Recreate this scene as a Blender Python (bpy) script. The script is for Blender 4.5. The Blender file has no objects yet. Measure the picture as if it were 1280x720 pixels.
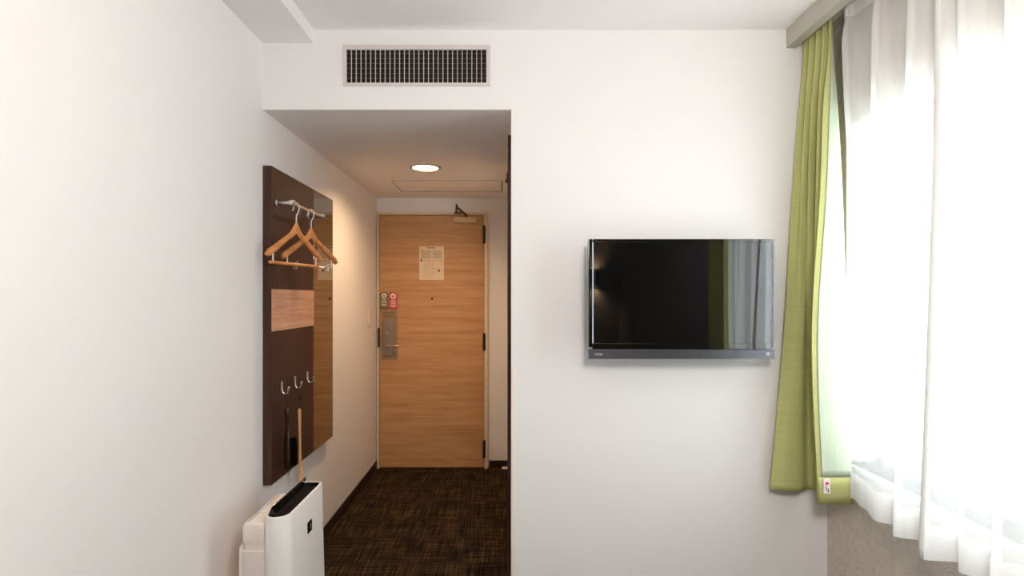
import bpy, bmesh, math, random
from mathutils import Vector, Matrix

random.seed(7)
C = bpy.context.scene
COL = C.collection
PI = math.pi

# ------------------------------------------------------------------ camera
CAMZ = 1.35
cam_d = bpy.data.cameras.new('camera')
cam = bpy.data.objects.new('camera', cam_d)
COL.objects.link(cam)
cam.location = (0, 0, CAMZ)
cam.rotation_euler = (PI / 2, 0, 0)
cam_d.sensor_fit = 'HORIZONTAL'
cam_d.sensor_width = 36
cam_d.lens = 36 * 700 / 1280
cam_d.shift_x = 8 / 1280
cam_d.shift_y = 12 / 1280
cam_d.clip_start = 0.02
C.camera = cam

# ------------------------------------------------------------------ world, exposure
SKY = 8.0
W = bpy.data.worlds.new('world')
C.world = W
W.use_nodes = True
W.node_tree.nodes['Background'].inputs[0].default_value = (0.93, 0.97, 1.0, 1)
W.node_tree.nodes['Background'].inputs[1].default_value = SKY
vs = C.view_settings
vs.view_transform = 'Standard'
vs.look = 'None'
vs.gamma = 1
vs.use_curve_mapping = False
vs.exposure = 0.2
DOWNLIGHT = 370.0
FILL_GLOBE = 68.0  # brightness of the added fill lamp
SCONCE = 4000.0
cy = C.cycles
cy.max_bounces = 14
cy.diffuse_bounces = 8
cy.glossy_bounces = 6
cy.transmission_bounces = 8
cy.transparent_max_bounces = 16
cy.sample_clamp_indirect = 6
cy.use_denoising = True

# ------------------------------------------------------------------ room measures
XL, XR = -1.023, 1.354          # left wall, window wall
FW = 2.357                      # face of the wall with the television
YB = -2.2                       # wall behind
XC = 0.024                      # right wall of the corridor
YE = 4.45                       # end wall of the corridor
ZC, ZK = 2.478, 2.141           # room ceiling, corridor ceiling
WY0, WY1, WZ0, WZ1 = 1.02, 2.225, 0.70, 2.03   # window opening

pl = bpy.data.lights.new('window_portal', 'AREA')
pl.shape = 'RECTANGLE'
pl.size, pl.size_y = WZ1 - WZ0, WY1 - WY0
pl.cycles.is_portal = True
po = bpy.data.objects.new('window_portal', pl)
COL.objects.link(po)
po.location = (XR + 0.21, (WY0 + WY1) / 2, (WZ0 + WZ1) / 2)
po.rotation_euler = (0, PI / 2, 0)
po['kind'] = 'helper'

# ------------------------------------------------------------------ materials
def lin(c):
    return tuple((v / 12.92 if v <= 0.04045 else ((v + 0.055) / 1.055) ** 2.4) for v in c)

def rgb(r, g, b):
    return lin((r / 255, g / 255, b / 255)) + (1,)

class Mat:
    def __init__(s, name):
        s.m = bpy.data.materials.new(name)
        s.m.use_nodes = True
        s.t = s.m.node_tree
        s.n = s.t.nodes
        s.b = s.n['Principled BSDF']
        s.out = s.n['Material Output']
    def add(s, typ, **kw):
        nd = s.n.new(typ)
        for k, v in kw.items():
            if k in nd.inputs:
                nd.inputs[k].default_value = v
            else:
                setattr(nd, k, v)
        return nd
    def link(s, a, b):
        s.t.links.new(a, b)
    def coords(s, scale=(1, 1, 1), kind='Object'):
        tc = s.add('ShaderNodeTexCoord')
        mp = s.add('ShaderNodeMapping')
        mp.inputs['Scale'].default_value = scale
        s.link(tc.outputs[kind], mp.inputs[0])
        return mp.outputs[0]
    def ramp(s, fac, stops):
        r = s.add('ShaderNodeValToRGB')
        e = r.color_ramp.elements
        e[0].position, e[0].color = stops[0]
        e[1].position, e[1].color = stops[-1]
        for p, c in stops[1:-1]:
            x = e.new(p)
            x.color = c
        s.link(fac, r.inputs[0])
        return r.outputs[0]
    def noise(s, vec, scale, detail=4, rough=0.55):
        n = s.add('ShaderNodeTexNoise')
        n.inputs['Scale'].default_value = scale
        n.inputs['Detail'].default_value = detail
        n.inputs['Roughness'].default_value = rough
        s.link(vec, n.inputs['Vector'])
        return n.outputs[0]
    def bump(s, h, strength, dist=0.001):
        b = s.add('ShaderNodeBump')
        b.inputs['Strength'].default_value = strength
        b.inputs['Distance'].default_value = dist
        s.link(h, b.inputs['Height'])
        s.link(b.outputs[0], s.b.inputs['Normal'])
    def math(s, op, a, b=None):
        m = s.add('ShaderNodeMath', operation=op)
        for i, v in enumerate((a, b)):
            if v is None:
                continue
            if isinstance(v, (int, float)):
                m.inputs[i].default_value = v
            else:
                s.link(v, m.inputs[i])
        return m.outputs[0]

def plain(name, col, rough=0.5, metal=0.0, var=0.04, scale=30, spec=0.5, bump=0.0):
    k = Mat(name)
    v = k.coords()
    n = k.noise(v, scale)
    lo = tuple(c * (1 - var) for c in col[:3]) + (1,)
    hi = tuple(min(1, c * (1 + var)) for c in col[:3]) + (1,)
    k.link(k.ramp(n, [(0.3, lo), (0.7, hi)]), k.b.inputs['Base Color'])
    k.b.inputs['Roughness'].default_value = rough
    k.b.inputs['Metallic'].default_value = metal
    k.b.inputs['Specular IOR Level'].default_value = spec
    if bump:
        k.bump(k.noise(v, scale * 10, 2), bump, 0.0005)
    return k.m

def wood(name, dark, mid, light, scale, rough=0.45, bump=0.15):
    """scale: noise scale per axis; the small number runs along the grain"""
    k = Mat(name)
    v = k.coords(scale)
    n1 = k.noise(v, 1.0, 6, 0.6)
    v2 = k.coords(tuple(c * 4.3 for c in scale))
    n2 = k.noise(v2, 1.0, 4, 0.6)
    f = k.math('ADD', k.math('MULTIPLY', n1, 0.68), k.math('MULTIPLY', n2, 0.32))
    k.link(k.ramp(f, [(0.34, dark), (0.5, mid), (0.66, light)]), k.b.inputs['Base Color'])
    k.b.inputs['Roughness'].default_value = rough
    k.b.inputs['Specular IOR Level'].default_value = 0.35
    k.bump(n2, bump, 0.0006)
    return k.m

def wallpaper(name, col, strength=0.25):
    k = Mat(name)
    v = k.coords()
    big = k.noise(v, 2.0, 3)
    lo = tuple(c * 0.985 for c in col[:3]) + (1,)
    k.link(k.ramp(big, [(0.3, lo), (0.7, col)]), k.b.inputs['Base Color'])
    k.b.inputs['Roughness'].default_value = 0.85
    k.b.inputs['Specular IOR Level'].default_value = 0.2
    k.bump(k.noise(v, 260, 3), strength, 0.0012)
    return k.m

M = {}
M['wall'] = wallpaper('white_wallpaper', (0.83, 0.815, 0.81, 1))
M['ceiling'] = wallpaper('ceiling_paper', (0.86, 0.835, 0.825, 1))

def greige():
    k = Mat('greige_arc_wallpaper')
    v = k.coords()
    vo = k.add('ShaderNodeTexVoronoi')
    vo.inputs['Scale'].default_value = 9.0
    vo.inputs['Randomness'].default_value = 0.9
    k.link(v, vo.inputs['Vector'])
    s = k.math('SINE', k.math('MULTIPLY', vo.outputs['Distance'], 120.0))
    n = k.noise(v, 40, 3)
    f = k.math('ADD', k.math('MULTIPLY', s, 0.12), n)
    k.link(k.ramp(f, [(0.3, rgb(188, 179, 166)), (0.75, rgb(206, 197, 184))]), k.b.inputs['Base Color'])
    k.b.inputs['Roughness'].default_value = 0.7
    k.bump(s, 0.35, 0.0012)
    return k.m
M['greige'] = greige()

def carpet():
    k = Mat('brown_woven_carpet')
    tx = k.noise(k.coords((4, 120, 1)), 1.0, 3, 0.7)
    ty = k.noise(k.coords((120, 3.5, 1)), 1.0, 3, 0.7)
    cl = k.noise(k.coords((7, 7, 1)), 1.0, 3)
    f = k.math('ADD', k.math('ADD', k.math('MULTIPLY', tx, 0.43), k.math('MULTIPLY', ty, 0.43)), k.math('MULTIPLY', cl, 0.14))
    k.link(k.ramp(f, [(0.40, rgb(20, 14, 10)), (0.50, rgb(44, 33, 23)), (0.61, rgb(92, 72, 48))]), k.b.inputs['Base Color'])
    k.b.inputs['Roughness'].default_value = 1.0
    k.b.inputs['Specular IOR Level'].default_value = 0.05
    k.bump(f, 0.6, 0.004)
    return k.m
M['carpet'] = carpet()

M['oak_door'] = wood('oak_door_veneer', rgb(168, 122, 80), rgb(190, 144, 99), rgb(206, 161, 115), (1.3, 30, 24))
M['dark_wood'] = wood('wenge_veneer', rgb(46, 26, 20), rgb(62, 36, 28), rgb(77, 47, 37), (60, 60, 3.0), 0.5)
M['band_wood'] = wood('pale_band_veneer', rgb(176, 126, 98), rgb(203, 153, 122), rgb(222, 176, 146), (40, 2.2, 70), 0.5)
M['hanger_wood'] = wood('hanger_beech', rgb(186, 116, 62), rgb(208, 138, 80), rgb(224, 158, 98), (18, 18, 40), 0.35, 0.05)
M['horn_wood'] = wood('shoehorn_bamboo', rgb(188, 136, 82), rgb(214, 164, 106), rgb(228, 182, 126), (60, 60, 6), 0.45, 0.05)
M['brush_wood'] = wood('brush_dark_wood', rgb(30, 18, 13), rgb(46, 29, 21), rgb(70, 45, 32), (50, 50, 8), 0.25, 0.05)
M['jamb'] = wood('brown_jamb', rgb(52, 26, 16), rgb(70, 36, 22), rgb(84, 46, 30), (40, 40, 3), 0.5)
M['rear_panel'] = wood('dark_rear_panel', rgb(24, 21, 18), rgb(32, 28, 24), rgb(40, 35, 30), (60, 60, 3.0), 0.6)
M['base_dark'] = plain('dark_baseboard', rgb(42, 24, 20), 0.5)
M['frame_paint'] = plain('cream_frame_paint', rgb(222, 205, 185), 0.5)
M['white_plastic'] = plain('white_plastic', rgb(238, 234, 230), 0.45, var=0.01)
M['beige_plastic'] = plain('warm_white_plastic', rgb(232, 222, 214), 0.5, var=0.01)
M['black_plastic'] = plain('black_plastic', rgb(16, 15, 15), 0.35)
M['black_gloss'] = plain('black_gloss', rgb(9, 9, 9), 0.08)
M['duvet'] = plain('white_duvet', rgb(236, 234, 232), 0.9, var=0.01, bump=0.2)
M['chrome'] = plain('chrome', rgb(222, 217, 212), 0.26, 0.85)
M['hook_chrome'] = plain('satin_chrome', rgb(232, 226, 220), 0.32, 0.55)
M['white_post'] = plain('white_post', rgb(225, 215, 205), 0.4)
M['brass'] = plain('brass_paint', rgb(196, 172, 122), 0.45, 0.1)
M['bronze'] = plain('dark_bronze', rgb(94, 70, 46), 0.45, 0.6)
M['hinge'] = plain('dark_hinge', rgb(38, 28, 22), 0.5, 0.3)
M['steel'] = plain('brushed_steel', rgb(150, 138, 126), 0.38, 0.6)
M['lever_steel'] = plain('lever_steel', rgb(176, 160, 144), 0.3, 0.8)
M['bristle'] = plain('black_bristle', rgb(9, 8, 8), 1.0, var=0.4, scale=300, spec=0.05)
M['cord'] = plain('black_cord', rgb(18, 14, 12), 0.8)
M['box_grey'] = plain('grey_green_lath', rgb(176, 172, 160), 0.6, var=0.02)
M['alu_white'] = plain('white_aluminium', rgb(226, 228, 230), 0.4)
M['vent_frame'] = plain('vent_frame_paint', rgb(208, 200, 198), 0.5, var=0.01)
M['vent_dark'] = plain('vent_dark', rgb(24, 18, 15), 0.9)
M['vent_fin'] = plain('vent_fin', rgb(92, 80, 70), 0.7)
M['blade'] = plain('vent_blade', rgb(200, 190, 178), 0.5)
M['guard'] = plain('corner_guard', rgb(240, 232, 226), 0.4, var=0.01)
M['paper'] = plain('notice_paper', rgb(226, 206, 176), 0.6, var=0.02)
M['ink'] = plain('grey_ink', rgb(130, 112, 92), 0.7)
M['ink_dark'] = plain('dark_ink', rgb(96, 78, 62), 0.7)
M['ink_red'] = plain('red_ink', rgb(150, 24, 20), 0.6)
M['sign_green'] = plain('sign_olive', rgb(110, 98, 76), 0.5)
M['sign_pink'] = plain('sign_rose', rgb(196, 70, 84), 0.5)
M['sign_white'] = plain('sign_white', rgb(232, 216, 200), 0.5)
M['tag_white'] = plain('tag_white', rgb(236, 226, 226), 0.7)
M['tag_pink'] = plain('tag_pink', rgb(214, 40, 96), 0.7)
M['tag_grey'] = plain('tag_grey', rgb(120, 115, 135), 0.7)
M['silver_print'] = plain('silver_print', rgb(225, 220, 215), 0.35, var=0.01)
M['bar_metal'] = plain('speaker_bar_metal', rgb(92, 92, 98), 0.30, 0.85, var=0.02)
M['bezel_edge'] = plain('bezel_edge_silver', rgb(150, 155, 165), 0.15, 0.9)
M['mesh_dark'] = plain('dark_grille', rgb(34, 28, 26), 0.5)
M['outlet'] = plain('switch_plastic', rgb(228, 214, 198), 0.5)

def mirror():
    k = Mat('bronze_mirror')
    k.b.inputs['Base Color'].default_value = (0.45, 0.435, 0.40, 1)
    k.b.inputs['Metallic'].default_value = 1
    k.b.inputs['Roughness'].default_value = 0.02
    return k.m
M['mirror'] = mirror()

def screen():
    k = Mat('glossy_screen')
    k.b.inputs['Base Color'].default_value = (0.003, 0.003, 0.003, 1)
    k.b.inputs['Roughness'].default_value = 0.025
    k.b.inputs['IOR'].default_value = 1.9
    return k.m
M['screen'] = screen()

def emit(name, col, s):
    k = Mat(name)
    k.b.inputs['Base Color'].default_value = (0, 0, 0, 1)
    k.b.inputs['Emission Color'].default_value = col
    k.b.inputs['Emission Strength'].default_value = s
    return k.m
M['lamp'] = emit('downlight_glow', (1.0, 0.66, 0.36, 1), DOWNLIGHT)
M['sconce_glow'] = emit('sconce_glow', (1.0, 0.70, 0.42, 1), SCONCE)
M['globe'] = emit('fill_lamp_glow', (1.0, 0.94, 0.89, 1), FILL_GLOBE)
M['ring_grey'] = plain('downlight_ring', rgb(165, 152, 138), 0.4, 0.2)
M['reflector'] = plain('downlight_reflector', rgb(240, 230, 215), 0.3)

def glass():
    k = Mat('window_glass')
    tr = k.add('ShaderNodeBsdfTransparent')
    tr.inputs[0].default_value = (0.93, 0.96, 0.96, 1)
    gl = k.add('ShaderNodeBsdfGlossy')
    gl.inputs['Roughness'].default_value = 0.02
    mx = k.add('ShaderNodeMixShader')
    mx.inputs[0].default_value = 0.05
    k.link(tr.outputs[0], mx.inputs[1])
    k.link(gl.outputs[0], mx.inputs[2])
    k.link(mx.outputs[0], k.out.inputs[0])
    return k.m
M['glass'] = glass()

def clear_plate():
    k = Mat('clear_plastic_plate')
    tr = k.add('ShaderNodeBsdfTransparent')
    tr.inputs[0].default_value = (0.96, 0.95, 0.93, 1)
    mx = k.add('ShaderNodeMixShader')
    mx.inputs[0].default_value = 0.25
    k.b.inputs['Base Color'].default_value = rgb(190, 170, 150)
    k.b.inputs['Roughness'].default_value = 0.3
    k.link(tr.outputs[0], mx.inputs[1])
    k.link(k.b.outputs[0], mx.inputs[2])
    k.link(mx.outputs[0], k.out.inputs[0])
    return k.m
M['clear_plate'] = clear_plate()

def cloth(name, lo, hi, transl, transp, weave=(900, 900, 900), slub=(3, 3, 220)):
    k = Mat(name)
    f = k.noise(k.coords(slub), 1.0, 3)
    col = k.ramp(f, [(0.35, lo), (0.65, hi)])
    df = k.add('ShaderNodeBsdfDiffuse')
    tl = k.add('ShaderNodeBsdfTranslucent')
    k.link(col, df.inputs[0])
    k.link(col, tl.inputs[0])
    w = k.noise(k.coords(weave), 1.0, 2)
    bp = k.add('ShaderNodeBump')
    bp.inputs['Strength'].default_value = 0.25
    bp.inputs['Distance'].default_value = 0.0006
    k.link(f, bp.inputs['Height'])
    k.link(bp.outputs[0], df.inputs['Normal'])
    a = k.add('ShaderNodeMixShader')
    a.inputs[0].default_value = transl
    k.link(df.outputs[0], a.inputs[1])
    k.link(tl.outputs[0], a.inputs[2])
    last = a
    if transp:
        tp = k.add('ShaderNodeBsdfTransparent')
        b = k.add('ShaderNodeMixShader')
        b.inputs[0].default_value = transp
        k.link(a.outputs[0], b.inputs[1])
        k.link(tp.outputs[0], b.inputs[2])
        last = b
    k.link(last.outputs[0], k.out.inputs[0])
    return k.m
M['green_cloth'] = cloth('green_linen_cloth', rgb(176, 177, 118), rgb(184, 185, 126), 0.05, 0)
M['green_cloth_lit'] = cloth('green_linen_cloth_lit', rgb(176, 177, 118), rgb(184, 185, 126), 0.25, 0)  # same cloth, more translucent so the near curtain looks lit
M['lining'] = cloth('pale_lining', rgb(190, 202, 178), rgb(197, 208, 186), 0.12, 0, slub=(60, 60, 2))
M['sheer'] = cloth('white_sheer', (0.88, 0.88, 0.88, 1), (0.93, 0.93, 0.93, 1), 0.36, 0.40, slub=(3, 260, 260))
M['sheer_side'] = cloth('white_sheer_side_hem', (0.80, 0.79, 0.77, 1), (0.86, 0.85, 0.83, 1), 0.22, 0, slub=(3, 260, 260))
M['sheer_hem'] = cloth('white_sheer_hem', (0.88, 0.87, 0.86, 1), (0.92, 0.92, 0.91, 1), 0.35, 0.18, slub=(3, 260, 260))

# ------------------------------------------------------------------ mesh helpers
class MB:
    """collects shapes (in world or local units) and links them as ONE mesh"""
    def __init__(s):
        s.bm = bmesh.new()
        s.bev = False
    def _merge(s, tmp):
        me = bpy.data.meshes.new('t')
        tmp.to_mesh(me)
        s.bm.from_mesh(me)
        tmp.free()
        bpy.data.meshes.remove(me)
        return s
    def box(s, x0, x1, y0, y1, z0, z1, bevel=0.0, seg=2, mat=None):
        t = bmesh.new()
        bmesh.ops.create_cube(t, size=1)
        for v in t.verts:
            v.co = Vector(((x0 + x1) / 2 + v.co.x * (x1 - x0), (y0 + y1) / 2 + v.co.y * (y1 - y0), (z0 + z1) / 2 + v.co.z * (z1 - z0)))
        if bevel:
            s.bev = True
            bmesh.ops.bevel(t, geom=t.edges[:], offset=bevel, segments=seg, affect='EDGES', profile=0.5)
        if mat is not None:
            bmesh.ops.transform(t, matrix=mat, verts=t.verts)
        return s._merge(t)
    def tube(s, pts, r, seg=12, closed=False, caps=True):
        pts = [Vector(p) for p in pts]
        n = len(pts)
        rr = r if isinstance(r, (list, tuple)) else [r] * n
        t = bmesh.new()
        rings = []
        up = None
        for i, p in enumerate(pts):
            a = pts[(i - 1) % n] if (closed or i > 0) else p
            b = pts[(i + 1) % n] if (closed or i < n - 1) else p
            d = (b - a).normalized()
            if up is None:
                up = Vector((0, 0, 1)) if abs(d.z) < 0.9 else Vector((1, 0, 0))
            u = (up - d * up.dot(d))
            if u.length < 1e-5:
                u = d.orthogonal()
            u.normalize()
            up = u
            w = d.cross(u)
            rings.append([t.verts.new(p + (u * math.cos(2 * PI * k / seg) + w * math.sin(2 * PI * k / seg)) * rr[i]) for k in range(seg)])
        m = n if closed else n - 1
        for i in range(m):
            A, B = rings[i], rings[(i + 1) % n]
            for k in range(seg):
                t.faces.new((A[k], A[(k + 1) % seg], B[(k + 1) % seg], B[k]))
        if caps and not closed:
            t.faces.new(rings[0][::-1])
            t.faces.new(rings[-1])
        bmesh.ops.recalc_face_normals(t, faces=t.faces)
        return s._merge(t)
    def cyl(s, a, b, r, seg=24):
        return s.tube([a, b], r, seg)
    def prism(s, poly, axis, a, b, bevel=0.0, seg=2):
        """poly: 2D outline in the two other axes, extruded from a to b along axis"""
        t = bmesh.new()
        def P(u, v, w):
            return {'x': (w, u, v), 'y': (u, w, v), 'z': (u, v, w)}[axis]
        A = [t.verts.new(P(u, v, a)) for u, v in poly]
        B = [t.verts.new(P(u, v, b)) for u, v in poly]
        n = len(poly)
        t.faces.new(A)
        t.faces.new(B[::-1])
        for i in range(n):
            t.faces.new((A[i], B[i], B[(i + 1) % n], A[(i + 1) % n]))
        bmesh.ops.recalc_face_normals(t, faces=t.faces)
        if bevel:
            bmesh.ops.bevel(t, geom=[e for e in t.edges if e.calc_face_angle(0) > 0.6], offset=bevel, segments=seg, affect='EDGES', profile=0.5)
        return s._merge(t)
    def lathe(s, prof, c, axis='z', seg=40):
        """prof: (radius, height) pairs revolved about an axis through c"""
        t = bmesh.new()
        rings = []
        c = Vector(c)
        for r, h in prof:
            ring = []
            for k in range(seg):
                a = 2 * PI * k / seg
                u, v = r * math.cos(a), r * math.sin(a)
                q = {'x': (h, u, v), 'y': (u, h, v), 'z': (u, v, h)}[axis]
                ring.append(t.verts.new(c + Vector(q)))
            rings.append(ring)
        for A, B in zip(rings, rings[1:]):
            for k in range(seg):
                t.faces.new((A[k], A[(k + 1) % seg], B[(k + 1) % seg], B[k]))
        return s._merge(t)
    def grid(s, rows, closed=False):
        t = bmesh.new()
        V = [[t.verts.new(p) for p in r] for r in rows]
        for A, B in zip(V, V[1:]):
            m = len(A) if closed else len(A) - 1
            for k in range(m):
                t.faces.new((A[k], A[(k + 1) % len(A)], B[(k + 1) % len(A)], B[k]))
        return s._merge(t)
    def fill(s, poly):
        t = bmesh.new()
        t.faces.new([t.verts.new(p) for p in poly])
        return s._merge(t)
    def mesh(s, me, mat):
        t = bmesh.new()
        t.from_mesh(me)
        bmesh.ops.transform(t, matrix=mat, verts=t.verts)
        return s._merge(t)
    def build(s, name, mat, parent=None, origin=None, smooth=True, local=False, angle=35):
        """vertices are in world units unless local; the origin becomes the parent's place"""
        if parent is not None and not local:
            base = Vector(parent['_base']) if '_base' in parent else Vector((0, 0, 0))
            q = parent
            off = base
            bmesh.ops.translate(s.bm, vec=-off, verts=s.bm.verts)
        elif origin is not None:
            bmesh.ops.translate(s.bm, vec=-Vector(origin), verts=s.bm.verts)
        me = bpy.data.meshes.new(name)
        s.bm.to_mesh(me)
        s.bm.free()
        me.materials.append(M[mat] if isinstance(mat, str) else mat)
        if smooth:
            me.polygons.foreach_set('use_smooth', [True] * len(me.polygons))
            me.set_sharp_from_angle(angle=math.radians(angle))
        o = bpy.data.objects.new(name, me)
        COL.objects.link(o)
        if s.bev and smooth:
            wn = o.modifiers.new('even_shading', 'WEIGHTED_NORMAL')
            wn.weight = 100
            wn.keep_sharp = True
        if parent is not None:
            o.parent = parent
            if not local:
                o['_base'] = parent['_base'] if '_base' in parent else (0.0, 0.0, 0.0)
        elif origin is not None:
            o.location = origin
            o['_base'] = tuple(origin)
        else:
            o['_base'] = (0.0, 0.0, 0.0)
        return o

def tag(o, label, cat, group=None, kind=None):
    o['label'] = label
    o['category'] = cat
    if group:
        o['group'] = group
    if kind:
        o['kind'] = kind
    return o

def thing(name, label, cat, loc=(0, 0, 0), rotz=0.0, group=None, kind=None):
    o = bpy.data.objects.new(name, None)
    o.empty_display_size = 0.05
    COL.objects.link(o)
    o.location = loc
    o.rotation_euler = (0, 0, rotz)
    o['_base'] = tuple(float(c) for c in loc)
    return tag(o, label, cat, group, kind)

def struct(name, mb, mat, smooth=False):
    o = mb.build(name, mat, smooth=smooth)
    o['kind'] = 'structure'
    return o

def text_mesh(txt, size):
    cu = bpy.data.curves.new('txt', 'FONT')
    cu.body = txt
    cu.size = size
    cu.extrude = 0.0004
    cu.align_x = 'CENTER'
    cu.align_y = 'CENTER'
    ob = bpy.data.objects.new('txt', cu)
    COL.objects.link(ob)
    me = bpy.data.meshes.new_from_object(ob)
    bpy.data.objects.remove(ob)
    bpy.data.curves.remove(cu)
    return me

def catmull(P, n):
    """n samples per span through the points P"""
    P = [Vector(p) for p in P]
    out = []
    for i in range(len(P) - 1):
        a = P[i - 1] if i else P[0] * 2 - P[1]
        b, c = P[i], P[i + 1]
        d = P[i + 2] if i + 2 < len(P) else P[-1] * 2 - P[-2]
        for k in range(n):
            t = k / n
            out.append(0.5 * ((2 * b) + (c - a) * t + (2 * a - 5 * b + 4 * c - d) * t * t + (3 * b - a - 3 * c + d) * t ** 3))
    out.append(P[-1].copy())
    return out

# ================================================================== THE SETTING
T = 0.12
struct('floor', MB().box(XL - T, XR + 0.2, YB - T, YE + T, -0.1, 0), 'carpet')
struct('ceiling', MB().box(XL - T, XR + 0.2, YB - T, FW + T, ZC, ZC + 0.1), 'ceiling')
dc = (-.487, 3.40, ZK)
cc = MB()
tb_ = bmesh.new()
ov = [tb_.verts.new(p) for p in ((XL - T, FW + T, ZK), (XC + .05, FW + T, ZK), (XC + .05, YE + T, ZK), (XL - T, YE + T, ZK))]
iv = [tb_.verts.new((dc[0] + .079 * math.cos(2 * PI * k / 48), dc[1] + .079 * math.sin(2 * PI * k / 48), ZK)) for k in range(48)]
ed = [tb_.edges.new((l[k], l[(k + 1) % len(l)])) for l in (ov, iv) for k in range(len(l))]
bmesh.ops.triangle_fill(tb_, edges=ed, use_beauty=True)
cc._merge(tb_)
cc.box(XL - T, XC + 0.05, FW + T, YE + T, ZK + .10, ZK + 0.15)
struct('ceiling_corridor', cc, 'ceiling')
struct('wall_left', MB().box(XL - T, XL, YB - T, YE + T, 0, ZC), 'wall')
struct('wall_front', MB().box(XC, XR + 0.2, FW, FW + T, 0, ZC).box(XL - T, XC, FW, FW + T, ZK, ZC), 'wall')
struct('wall_corridor', MB().box(XC, XC + T, FW + T, YE, 0, ZK + 0.05), 'wall')
# end wall with the doorway
DX0, DX1, DZ1 = -1.006, -0.150, 2.02
struct('wall_end', MB().box(XL, DX0, YE, YE + T, 0, ZK + 0.05).box(DX1, XC + T, YE, YE + T, 0, ZK + 0.05)
       .box(DX0, DX1, YE, YE + T, DZ1, ZK + 0.05).box(DX0, DX1, YE + 0.09, YE + T, 0, DZ1), 'wall')
struct('wall_back', MB().box(XL - T, XR + 0.2, YB - T, YB, 0, ZC), 'rear_panel')
struct('trim_2', MB().box(XR - .006, XR, YB, .86, 0, ZC), 'rear_panel')
XG = XR + 0.2
struct('wall_right', MB().box(XR, XG, YB - T, WY0, 0, ZC).box(XR, XG, WY1, FW + T, 0, ZC)
       .box(XR, XG, WY0, WY1, 0, WZ0).box(XR, XG, WY0, WY1, WZ1, ZC), 'greige')
# dropped beam along the top of the left wall
struct('ceiling_beam', MB().box(XL, -0.808, YB, FW, 2.42, ZC), 'ceiling')
struct('baseboard_left', MB().box(XL, XL + 0.008, YB, YE, 0, 0.06), 'base_dark')
struct('baseboard_end', MB().box(DX1 + 0.02, XC, YE - 0.008, YE, 0, 0.057), 'base_dark')
struct('baseboard_front', MB().box(XC + 0.03, XR, FW - 0.008, FW, 0, 0.06), 'base_dark')
# white corner guard on the outer corner beside the opening
struct('trim_1', MB().box(XC - 0.0015, XC + 0.021, FW - 0.0018, FW, 0, 1.052).box(XC - 0.0018, XC, FW - 0.0018, FW + 0.022, 0, 1.052), 'guard')

# ---- window: reveal, frame, two sliding sashes
XF = XR + 0.12
win = thing('window_1', 'white framed sliding window behind the sheer curtain', 'window', (XF, (WY0 + WY1) / 2, WZ0), kind='structure')
fr = MB()
for b in ((XF, XF + .07, WY0, WY1, WZ0, WZ0 + .03), (XF, XF + .07, WY0, WY1, WZ1 - .05, WZ1),
          (XF, XF + .07, WY0, WY0 + .045, WZ0, WZ1), (XF, XF + .07, WY1 - .045, WY1, WZ0, WZ1)):
    fr.box(*b, bevel=.003)
fr.build('window_frame', 'alu_white', win)
MB().box(XR - .012, XF + .01, WY0 - .02, WY1 + .02, WZ0 - .018, WZ0, bevel=.004).build('window_sill', 'alu_white', win)
ym = (WY0 + WY1) / 2
for k, (a, b, xo) in enumerate(((WY0 + .045, ym + .02, .01), (ym - .02, WY1 - .045, .04))):
    z0, z1 = WZ0 + .03, WZ1 - .05
    x0 = XF + xo
    sh = MB()
    for q in ((x0, x0 + .025, a, b, z0, z0 + .03), (x0, x0 + .025, a, b, z1 - .045, z1),
              (x0, x0 + .025, a, a + .04, z0, z1), (x0, x0 + .025, b - .04, b, z0, z1)):
        sh.box(*q, bevel=.002)
    so = sh.build('sash', 'alu_white', win)
    MB().box(x0 + .010, x0 + .015, a + .03, b - .03, z0 + .02, z1 - .03).build('pane', 'glass', so)
MB().box(XF - .006, XF + .012, ym - .015, ym + .015, 1.28, 1.36, bevel=.004).tube([(XF - .008, ym, 1.32), (XF - .03, ym, 1.32), (XF - .035, ym, 1.36)], .007).build('window_latch', 'alu_white', win)

# ---- entrance door
D0, D1, DT = -1.000, -0.168, 2.004
YD = 4.43
door = thing('door_1', 'oak veneer entrance door at the end of the corridor', 'door', ((D0 + D1) / 2, YD, 0), kind='structure')
MB().box(D0 + .003, D1 - .003, YD, YD + .04, 0.006, DT - .003, bevel=.002).build('door_leaf', 'oak_door', door)
f = MB()
f.box(D0 - .014, D0, YD - .012, YE + .08, 0, DT + .02, bevel=.002)
f.box(D1, D1 + .026, YD - .012, YE + .08, 0, DT + .02, bevel=.002)
f.box(D0, D1, YD - .012, YE + .08, DT, DT + .02, bevel=.002)
f.box(D0, D1, YD + .045, YD + .085, 0, DT + .02)
f.build('door_frame', 'frame_paint', door)
for za, zb in ((1.78, 1.915), (.935, 1.065), (.088, .222)):
    h = MB().box(D1 - .012, D1 + .010, YD - .014, YD - .001, za, zb, bevel=.002)
    h.cyl((D1 - .001, YD - .016, za - .004), (D1 - .001, YD - .016, zb + .004), .007, 14)
    h.build('hinge', 'hinge', door)
MB().box(D0 - .010, D0 + .006, YD - .014, YD - .001, .958, 1.110, bevel=.002).build('strike_plate', 'hinge', door)
def zp(py, y):
    return CAMZ + (372 - py) * y / 700
def xp(px, y):
    return (px - 632) * y / 700
pe = MB().lathe([(.0015, -.006), (.006, -.006), (.0085, -.003), (.0085, 0)], (xp(540, YD), YD, zp(373.5, YD)), 'y', 20)
pe.build('peephole', 'black_gloss', door)
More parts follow.
